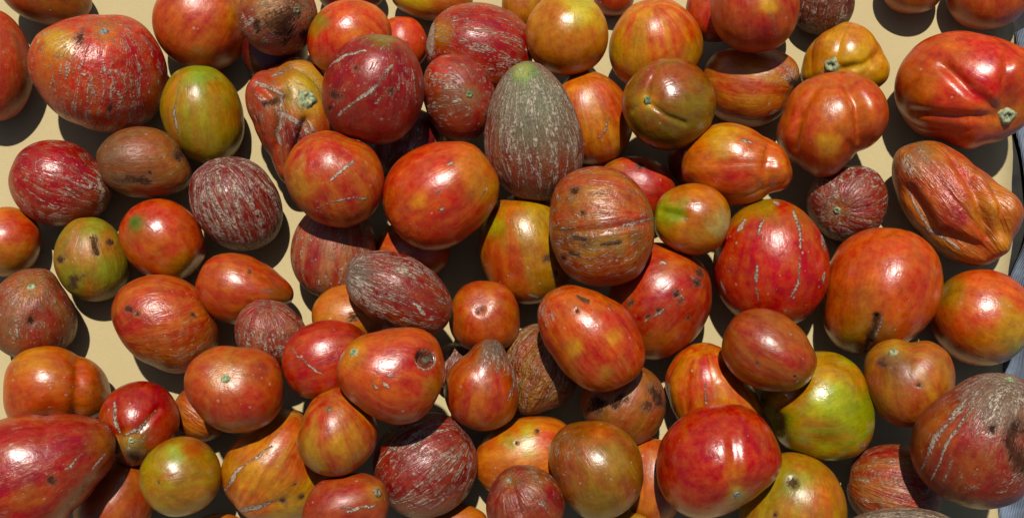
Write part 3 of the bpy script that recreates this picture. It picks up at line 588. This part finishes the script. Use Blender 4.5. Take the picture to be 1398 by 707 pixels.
# outlines of the irregular fruit, keyed by centre
OUT = {
 (135,100): '38,75 48,52 72,38 100,28 140,21 175,22 200,35 220,60 230,90 227,125 210,160 180,175 150,182 110,172 80,158 55,130 40,105',
 (275,157): '262,90 285,91 310,108 328,135 333,160 328,195 312,215 290,226 268,220 240,200 222,170 218,150 225,125 240,103',
 (510,123): '490,52 520,48 545,52 565,75 578,100 582,125 572,160 550,187 520,197 490,192 460,180 442,155 438,120 445,95 465,68',
 (398,168): '336,145 338,115 352,100 375,90 400,78 430,85 460,120 470,200 440,250 410,258 385,250 368,215 352,190 345,168',
 (627,133): '600,76 625,74 650,85 668,110 678,135 672,165 655,185 630,194 605,188 588,170 578,145 576,110 583,88',
 (728,179): '700,92 718,84 738,88 760,108 778,135 790,165 797,200 793,235 775,262 745,274 715,272 688,255 668,230 661,200 665,165 675,130 685,110',
 (457,245): '400,205 420,185 445,178 475,190 510,205 526,235 522,270 505,298 475,312 445,308 415,290 393,260 388,230',
 (1025,117): '962,90 975,72 1005,64 1050,65 1085,85 1091,105 1080,135 1065,160 1035,175 1005,170 975,155 960,125',
 (1152,80): '1095,85 1108,55 1135,38 1155,28 1175,35 1195,55 1205,75 1214,95 1210,112 1195,124 1150,135 1105,125 1090,110',
 (1136,169): '1072,150 1085,120 1110,102 1135,97 1165,98 1190,112 1208,135 1213,165 1205,185 1185,203 1170,207 1155,225 1140,240 1118,242 1095,225 1070,205 1060,185',
 (1319,122): '1226,110 1235,80 1260,50 1300,37 1340,40 1380,55 1410,75 1415,120 1400,170 1375,188 1345,200 1325,208 1290,195 1250,180 1230,150',
 (1309,277): '1232,200 1250,193 1280,193 1310,205 1335,225 1365,250 1390,272 1394,290 1388,310 1378,325 1375,345 1355,360 1320,362 1290,352 1262,325 1240,300 1228,265 1225,230',
 (1207,397): '1130,370 1145,335 1175,315 1210,310 1250,318 1278,345 1288,385 1282,420 1265,445 1240,465 1210,480 1175,485 1145,475 1128,450 1127,410',
 (1005,224): '930,235 938,205 955,182 985,168 1015,172 1040,188 1060,200 1078,218 1082,238 1072,258 1050,262 1035,275 1005,281 975,275 945,255',
 (822,309): '752,285 760,255 780,236 810,227 840,232 865,250 880,270 892,292 893,312 882,350 868,378 840,390 805,391 775,375 760,350 750,315',
 (899,411): '835,390 850,350 880,333 915,335 950,350 968,375 970,400 962,440 940,470 905,490 870,488 845,465 835,430',
 (598,269): '520,260 535,225 570,202 610,197 645,200 668,220 678,250 668,290 640,322 610,340 580,341 550,328 528,300',
 (544,400): '470,375 480,352 510,343 545,344 580,360 605,385 617,415 612,440 590,457 560,456 525,445 495,425 475,400',
 (657,525): '655,465 668,461 685,466 697,490 706,525 708,550 698,572 675,585 650,587 625,575 610,550 607,520 618,498 638,482',
 (741,506): '690,480 705,455 730,443 760,450 780,480 790,520 775,545 745,558 715,566 700,555 690,520',
 (806,462): '735,425 745,402 770,391 800,396 830,407 858,425 873,455 880,490 868,515 840,532 810,535 780,520 755,490 738,455',
 (970,530): '915,500 935,475 960,467 985,475 1000,495 1025,525 1040,560 1000,600 950,600 925,575 912,545 907,520',
 (1049,477): '987,465 1000,435 1030,421 1060,423 1085,440 1103,468 1113,495 1108,515 1090,528 1060,533 1025,528 998,510 985,485',
 (1119,552): '1110,476 1145,478 1175,500 1188,535 1195,565 1190,600 1175,620 1140,630 1100,622 1070,608 1055,580 1042,560 1045,520 1070,490',
 (1242,523): '1182,510 1185,485 1200,468 1222,460 1245,467 1270,463 1295,480 1304,505 1300,535 1285,560 1260,580 1235,584 1205,572 1188,545',
 (1331,605): '1243,610 1248,580 1270,555 1300,535 1325,518 1350,510 1385,512 1410,530 1425,580 1420,640 1395,685 1355,697 1310,690 1275,672 1252,645',
 (982,632): '897,640 900,610 920,580 950,558 985,551 1015,553 1045,575 1060,600 1068,630 1060,650 1040,670 1015,690 985,705 945,708 915,690 900,665',
 (813,643): '750,610 765,585 800,577 840,583 868,605 879,640 873,675 850,700 815,712 780,695 758,660',
 (714,621): '652,615 670,590 700,572 730,567 765,575 785,600 785,645 760,680 700,684 662,668 648,640',
 (533,514): '459,510 465,485 485,465 515,455 545,449 575,450 595,462 606,490 606,520 595,550 570,575 540,580 515,572 490,555 470,535',
 (460,591): '418,555 435,538 460,530 490,540 510,565 518,590 510,620 490,640 460,652 435,648 412,630 403,605 410,580',
 (320,531): '254,515 262,492 290,476 325,473 358,478 380,495 388,525 385,555 365,580 330,591 295,585 268,562',
 (369,633): '302,640 315,610 345,585 375,560 410,560 440,590 450,640 440,685 415,705 370,710 335,705 318,685 305,660',
 (470,690): '418,680 435,655 470,646 505,648 528,665 532,685 525,715 480,735 430,730 412,705',
 (54,646): '-55,640 -40,595 0,573 60,571 110,573 145,585 160,605 152,630 125,665 95,700 60,730 0,735 -45,700',
 (189,578): '134,570 145,540 170,523 200,520 228,535 242,560 243,590 230,612 205,628 175,636 158,625 148,598',
 (76,526): '4,540 8,505 25,482 55,472 85,475 105,487 130,500 147,520 152,545 140,570 110,580 60,582 15,578',
 (44,429): '-15,400 10,378 40,367 65,370 82,390 97,410 106,440 100,465 80,480 50,490 10,488 -15,470',
 (124,353): '72,345 85,315 105,298 130,296 155,310 168,335 177,360 172,385 155,405 125,412 95,400 78,378',
 (83,250): '13,240 22,212 45,195 75,190 105,198 128,220 150,245 155,265 145,285 115,298 85,309 50,302 25,280',
 (195,222): '131,215 145,192 170,175 200,171 228,180 250,205 262,235 255,255 230,268 195,273 160,265 140,248',
 (220,327): '164,310 178,285 205,271 235,273 260,290 275,320 278,350 265,372 240,386 210,380 180,362 167,340',
 (323,280): '260,270 265,240 285,220 315,214 345,222 370,245 385,275 385,305 372,330 340,344 305,338 278,318 264,295',
 (332,393): '268,390 275,365 295,348 325,344 355,355 380,375 397,395 398,412 375,420 350,430 320,443 295,435 275,415',
 (226,443): '152,425 165,395 195,378 230,376 262,390 285,415 298,445 295,475 275,500 240,512 205,500 175,480 158,455',
 (369,455): '318,445 328,425 350,410 375,411 400,425 418,448 415,475 390,500 350,500 325,480',
 (1155,276): '1102,265 1115,242 1140,228 1170,224 1197,235 1210,260 1207,290 1195,315 1165,328 1130,325 1110,300',
 (1086,691): '1015,665 1035,640 1060,620 1090,617 1125,632 1150,660 1160,700 1140,750 1060,760 1010,730',
 (661,431): '613,420 630,390 660,380 690,388 705,410 710,435 705,465 685,478 650,482 625,470 613,445',
}
for f in FR:
    f.poly = None
    if (f.cx, f.cy) in OUT:
        f.poly = np.array([[float(n) for n in p.split(',')] for p in OUT[(f.cx, f.cy)].split()])
        f.tp = 0.0
        f.tip = 0.0
        f.lump = min(f.lump, .012)
        if f.ribs:
            f.ribs = (f.ribs[0], f.ribs[1] * .7)


# ------------------------------------------------------------------ shape, fit and stack
def raw_shape(f, D):
    rng = np.random.default_rng(f.seed)
    z = D[:, 2]
    rho = np.sqrt(np.maximum(1 - z * z, 0))
    th = np.arccos(np.clip(z, -1, 1))
    ph = np.arctan2(D[:, 1], D[:, 0])
    r = rho ** f.sq * (1 - f.tp * z - 0.35 * f.tp * z * z)
    zz = z + f.tip * np.exp(-(th / .38) ** 2) - f.dent * np.exp(-(th / .36) ** 2)
    zz = zz - f.tail * np.exp(-((math.pi - th) / .38) ** 2) + .03 * np.exp(-((math.pi - th) / .3) ** 2)
    if f.ribs:
        n, d = f.ribs
        ph2 = ph + .25 * np.sin(ph + rng.uniform(0, 6)) + .12 * np.sin(2 * ph + rng.uniform(0, 6))
        rib = np.abs(np.cos(ph2 * n / 2)) ** .7 - .65
        r = r * (1 + d * rib * (.35 + .65 * np.clip(.5 + .7 * z, 0, 1)))
    else:
        n = rng.integers(3, 6)
        r = r * (1 + .012 * np.cos(n * ph + rng.uniform(0, 6)) * (1 + z))
    P = np.stack([r * np.cos(ph), r * np.sin(ph), zz], 1)
    P *= (1 + f.lump * lumps(D, rng, 1.5, 3.4) + f.lump * .35 * lumps(D, rng, 4, 7))[:, None]
    roll = rng.uniform(0, 6.28)
    A, Tt = math.radians(f.ang), math.radians(f.tilt)
    ax = np.array([math.cos(Tt) * math.cos(A), math.cos(Tt) * math.sin(A), math.sin(Tt)])
    v = np.array([-math.sin(A), math.cos(A), 0.0])
    w = np.cross(ax, v)
    e1 = v * math.cos(roll) + w * math.sin(roll)
    e2 = np.cross(ax, e1)
    Vv = P @ np.stack([e1, e2, ax])
    return Vv


def view_shape(f, D):
    """points in the fruit's own viewing frame, in pixels, before the perspective fit"""
    Vv = raw_shape(f, D)
    A = math.radians(f.ang)
    u = np.array([math.cos(A), math.sin(A)])
    v = np.array([-math.sin(A), math.cos(A)])
    pu, pv, pw = Vv[:, :2] @ u, Vv[:, :2] @ v, Vv[:, 2]
    if not hasattr(f, 'ext'):
        f.ext = (pu.min(), pu.max(), pv.min(), pv.max(), pw.min(), pw.max())
        f.fix = np.array([1.0, 1.0, 0.0, 0.0])
    u0, u1, v0, v1, w0, w1 = f.ext
    dep = f.depth or (min(f.a, f.b) * .55 + (f.a * f.b) ** .5 * .40)
    pu = (pu - (u0 + u1) / 2) / (u1 - u0) * 2 * f.b
    pv = (pv - (v0 + v1) / 2) / (v1 - v0) * 2 * f.a
    pw = (pw - (w0 + w1) / 2) / (w1 - w0) * 2 * dep
    X = pu * u[0] + pv * v[0]
    Y = pu * u[1] + pv * v[1]
    out = np.stack([X, Y, pw], 1)
    if f.poly is not None:                      # irregular outline
        q = np.stack([f.poly[:, 0] - f.cx, f.cy - f.poly[:, 1]], 1)
        pa, prr = np.arctan2(q[:, 1], q[:, 0]), np.hypot(q[:, 0], q[:, 1])
        gr = np.linspace(-math.pi, math.pi, 361)[:-1]
        o = np.argsort(pa)
        R = np.interp(gr, pa[o], prr[o], period=2 * math.pi)
        psi = gr - A
        R = R / (f.a * f.b / np.sqrt((f.b * np.sin(psi)) ** 2 + (f.a * np.cos(psi)) ** 2))
        ker = np.exp(-(np.arange(-24, 25) / 5.5) ** 2); ker /= ker.sum()
        R = np.convolve(np.concatenate([R[-24:], R, R[:24]]), ker, 'valid')
        g = np.interp(np.arctan2(out[:, 1], out[:, 0]), gr, R, period=2 * math.pi)
        out[:, :2] *= g[:, None]
    rad = np.linalg.norm(out, axis=1)
    R0 = (f.a * f.b) ** .5
    for mk in f.marks:
        if mk[0] in 'gch':
            if mk[0] == 'c':
                dd = segdist(out[:, :2], [(x - f.cx, f.cy - y) for x, y in mk[1]])
                g, hgt = np.exp(-(dd / (mk[2] * 1.05)) ** 2), -mk[3] * .95
            elif mk[0] == 'h':
                dd = segdist(out[:, :2], [(mk[1] - f.cx, f.cy - mk[2])])
                g, hgt = 1 / (1 + (dd / (mk[3] * .92)) ** 10), -mk[3] * 1.45
            else:
                dd = segdist(out[:, :2], [(mk[1] - f.cx, f.cy - mk[2])])
                g, hgt = np.exp(-(dd / mk[3]) ** 2), mk[4]
            front = 1 / (1 + np.exp(-(out[:, 2] / R0 - (.45 if f.poly is not None and mk[0] != 'h' else -.15)) * 9))
            out = out * (1 + (g * front * hgt / np.maximum(rad, 1))[:, None])
    # pixel fit: scale along / across the axis, then shift
    fu, fv, sx, sy = f.fix
    pu = out[:, :2] @ u * fu
    pv = out[:, :2] @ v * fv
    return np.stack([pu * u[0] + pv * v[0] + sx, pu * u[1] + pv * v[1] + sy, out[:, 2]], 1)


def frame(f):
    d = FWD + RIGHT * ((f.cx - W / 2) / FPX) + UP * ((H / 2 - f.cy) / FPX)
    back = -d / np.linalg.norm(d)
    r = np.cross(UP, back); r /= np.linalg.norm(r)
    up = np.cross(back, r)
    return d, np.stack([r, up, back])


def to_world(f, Vp, t):
    return (CAM + f.ray * t) + (Vp @ f.M) * (t / FPX)


PROX, PF = cubesphere(9)
for f in FR:
    f.ray, f.M = frame(f)
    A = math.radians(f.ang)
    u = np.array([math.cos(A), math.sin(A)]); v = np.array([-math.sin(A), math.cos(A)])
    for it in range(3):
        px = project(to_world(f, view_shape(f, PROX), DIST * .95))
        d = np.stack([px[:, 0] - f.cx, f.cy - px[:, 1]], 1)
        pu, pv = d @ u, d @ v
        tu = tv = np.zeros(2)
        if f.poly is not None:
            q = np.stack([f.poly[:, 0] - f.cx, f.cy - f.poly[:, 1]], 1)
            tu, tv = np.array([(q @ u).min(), (q @ u).max()]), np.array([(q @ v).min(), (q @ v).max()])
        else:
            tu, tv = np.array([-f.b, f.b]), np.array([-f.a, f.a])
        su, sv = (tu[1] - tu[0]) / (pu.max() - pu.min()), (tv[1] - tv[0]) / (pv.max() - pv.min())
        mu, mv = (pu.max() + pu.min() - tu.sum()) / 2, (pv.max() + pv.min() - tv.sum()) / 2
        f.fix = f.fix * np.array([su, sv, 1, 1]) - np.array([0, 0, *(mu * u + mv * v)])
    f.vp = view_shape(f, PROX)
    f.wd = f.vp @ f.M / FPX                   # metres per unit depth


def rest_on_paper(f):
    return (-.0006 - CAM[2]) / (f.ray[2] + f.wd[:, 2].min())


def pen(f, t, others):
    P = CAM + f.ray * t + f.wd * t
    c = P.mean(0)
    ra = np.linalg.norm(P - c, axis=1).max()
    worst = -1.0
    for o in others:
        dc = np.linalg.norm(c - o.c)
        if dc > ra + o.rmax:
            continue
        q = P - o.c
        dist = np.linalg.norm(q, axis=1)
        s = dist < o.rmax
        if not s.any():
            continue
        qd = q[s] / np.maximum(dist[s], 1e-6)[:, None]
        j = (qd @ o.dirs.T).argmax(1)
        pn = (o.rads[j] - dist[s]).max() / min(o.rmean, f.rm * t)
        worst = max(worst, pn)
    return worst


TOL = .10
done = []
for f in sorted(FR, key=lambda f: f.lv):
    f.rm = np.linalg.norm(f.wd - f.wd.mean(0), axis=1).mean()
    t = rest_on_paper(f)
    lo = None
    n = 0
    while pen(f, t, done) > TOL and n < 90:
        lo = t
        t -= .003
        n += 1
    if lo is not None:
        hi = t
        for _ in range(5):
            mid = (lo + hi) / 2
            if pen(f, mid, done) > TOL:
                lo = mid
            else:
                hi = mid
        t = hi
    f.t = t
    P = CAM + f.ray * t + f.wd * t
    f.c = P.mean(0)
    q = P - f.c
    f.rads = np.linalg.norm(q, axis=1)
    f.dirs = q / f.rads[:, None]
    f.rmax = f.rads.max()
    f.rmean = f.rads.mean()
    done.append(f)


# ------------------------------------------------------------------ build the fruit
def soft(d, r):
    return 1 / (1 + np.exp((d - r) / max(r * .16, .8)))


def part_disc(name, body, loc, nrm, rad, mat, rng, prof, segs=18, wob=.12):
    """small lathed piece lying on the skin"""
    vs, fs = [], []
    ph0 = rng.uniform(0, 6)
    for i, (rr, hh) in enumerate(prof):
        for s in range(segs):
            a = 2 * math.pi * s / segs
            k = 1 + wob * math.sin(5 * a + ph0) * min(1, rr * 1.2) + wob * .6 * math.sin(3 * a + 2 * ph0) * rr
            vs.append((rr * rad * k * math.cos(a), rr * rad * k * math.sin(a), hh * rad * (1 + .3 * math.sin(5 * a + ph0 + i))))
    vs.append((0, 0, prof[0][1] * rad))
    for i in range(len(prof) - 1):
        for s in range(segs):
            s2 = (s + 1) % segs
            fs.append((i * segs + s, (i + 1) * segs + s, (i + 1) * segs + s2, i * segs + s2))
    for s in range(segs):
        fs.append((len(vs) - 1, s, (s + 1) % segs))
    me = bpy.data.meshes.new(name)
    R = Vector(nrm).to_track_quat('Z', 'Y').to_matrix()
    me.from_pydata([tuple(R @ Vector(v) + Vector(loc)) for v in vs], [], fs)
    me.polygons.foreach_set('use_smooth', [True] * len(fs))
    me.materials.append(mat)
    o = bpy.data.objects.new(name, me)
    COL.objects.link(o)
    o.parent = body
    return o


for f in FR:
    rng = np.random.default_rng(f.seed * 7 + 1)
    R0 = (f.a * f.b) ** .5
    n = 28 if R0 < 40 else 40 if R0 < 60 else 46 if R0 < 75 else 52
    D, F = cubesphere(n)
    Vp = view_shape(f, D)
    P = to_world(f, Vp, f.t)
    loc = f.c.copy()
    loc[2] = P[:, 2].min()
    px = project(P)
    front = 1 / (1 + np.exp(-(Vp[:, 2] / R0 + .05) * 14))
    me = bpy.data.meshes.new('tomato')
    nv, nf = len(P), len(F)
    me.vertices.add(nv)
    me.vertices.foreach_set('co', (P - loc).astype(np.float32).ravel())
    me.loops.add(nf * 4)
    me.loops.foreach_set('vertex_index', F.astype(np.int32).ravel())
    me.polygons.add(nf)
    me.polygons.foreach_set('loop_start', np.arange(0, nf * 4, 4, dtype=np.int32))
    me.polygons.foreach_set('use_smooth', np.ones(nf, dtype=bool))
    me.update(calc_edges=True)
    wob = lumps(D, rng, 5, 13, 9)
    wob2 = lumps(D, rng, 14, 30, 9)
    base = np.tile(skin(f.base), (nv, 1))
    alt = np.tile(skin(f.alt), (nv, 1))
    st = np.full(nv, f.st); net = np.full(nv, f.net)
    cork = np.zeros(nv); dark = np.zeros(nv)
    for mk in f.marks:
        if mk[0] == 'p':
            dd = np.hypot(px[:, 0] - mk[1], px[:, 1] - mk[2]) * (1 + .22 * wob)
            w = (1 / (1 + np.exp((dd - mk[3] * .8) / (mk[3] * .2))) * front * mk[5])[:, None]
            base = base * (1 - w) + skin(mk[4]) * w
            alt = alt * (1 - w * .85) + skin(mk[4]) * w * .85
        elif mk[0] == 'l':
            dd, ps = segdist(px + np.stack([wob, wob2], 1) * 1.1, mk[1], True)
            dd = dd / (.35 + .65 * np.sin(math.pi * np.clip(ps, .06, .94)) ** .6) + .5 * wob2
            cork = np.maximum(cork, soft(dd, mk[2] * .42 + .5) * front * np.clip(.78 + .22 * wob, .3, 1))
        elif mk[0] == 'd':
            dd = segdist(px + np.stack([wob2, wob], 1) * 1.5, mk[1]) * (1 + .25 * wob + .15 * wob2)
            dark = np.maximum(dark, np.clip(1.1 - dd / mk[2] * .75, 0, 1) * front)
        elif mk[0] == 'n':
            dd = np.hypot(px[:, 0] - mk[1], px[:, 1] - mk[2]) * (1 + .2 * wob)
            w = 1 / (1 + np.exp((dd - mk[3] * .8) / (mk[3] * .18))) * front
            net = net * (1 - w) + mk[4] * w
        elif mk[0] == 's':
            dd = np.hypot(px[:, 0] - mk[1], px[:, 1] - mk[2])
            w = (.55 * np.exp(-(dd / (mk[3] * 2.0)) ** 2) * front)[:, None]
            base = base * (1 - w) + lin(0xC9A860) * w
        elif mk[0] == 'h':
            dd = np.hypot(px[:, 0] - mk[1], px[:, 1] - mk[2])
            cork = np.maximum(cork, np.exp(-((dd - mk[3] * 1.1) / 1.8) ** 2) * front * .8)
            dark = np.maximum(dark, soft(dd, mk[3] * .85) * front)
    one = np.ones(nv)

    def fa(name, arr, typ):
        at = me.attributes.new(name, typ, 'POINT')
        at.data.foreach_set('color' if 'COLOR' in typ else 'vector', arr.astype(np.float32).ravel())
    fa('base', np.column_stack([base, one]), 'FLOAT_COLOR')
    fa('alt', np.column_stack([alt, one]), 'FLOAT_COLOR')
    fa('prm', np.column_stack([st, net, one * f.fl, one * f.wr]), 'FLOAT_COLOR')
    fa('mark', np.column_stack([cork, dark, one * f.rough, one]), 'FLOAT_COLOR')
    off = rng.uniform(-40, 40, 3)
    k = R0 / 62.0
    fa('q', D * k + off, 'FLOAT_VECTOR')
    rho = np.sqrt(np.maximum(1 - D[:, 2] ** 2, 1e-6))
    rr = np.minimum(1, rho / .45) ** .5
    fa('m', np.column_stack([D[:, 0] / rho * rr, D[:, 1] / rho * rr, np.arcsin(D[:, 2] * .999) * .20]) * k * f.ns + off, 'FLOAT_VECTOR')
    me.materials.append(SKIN)
    o = bpy.data.objects.new('tomato', me)
    COL.objects.link(o)
    o.location = loc.tolist()
    o['label'] = f.label
    o['category'] = 'tomato'
    o['group'] = 'tomatoes heaped on the brown paper'
    sel = np.where(Vp[:, 2] > 0)[0]
    vn = np.zeros(nv * 3, dtype=np.float32)
    me.vertex_normals.foreach_get('vector', vn)
    vn = vn.reshape(-1, 3)
    mpp = f.t / FPX
    for mk in f.marks:
        if mk[0] in 'sh':
            dd = np.hypot(px[sel, 0] - mk[1], px[sel, 1] - mk[2])
            j = sel[np.argsort(dd)[:5]]
            nn = vn[j].mean(0)
            nn /= np.linalg.norm(nn)
            pp = (P[j] - loc).mean(0)
            if mk[0] == 's':
                part_disc('stem_scar', o, pp, nn, mk[3] * .85 * mpp, SCARM[mk[4]], rng,
                          [(.16, .10), (.34, .16), (.42, .30), (.62, .34), (.80, .20), (1.05, -.14)])
            else:
                pp = pp - nn * 0
                part_disc('hole', o, pp, nn, mk[3] * mpp * .98, SCARM['dark'], rng,
                          [(.3, .10), (.6, .02), (.85, .10), (.98, .3)], wob=.03)
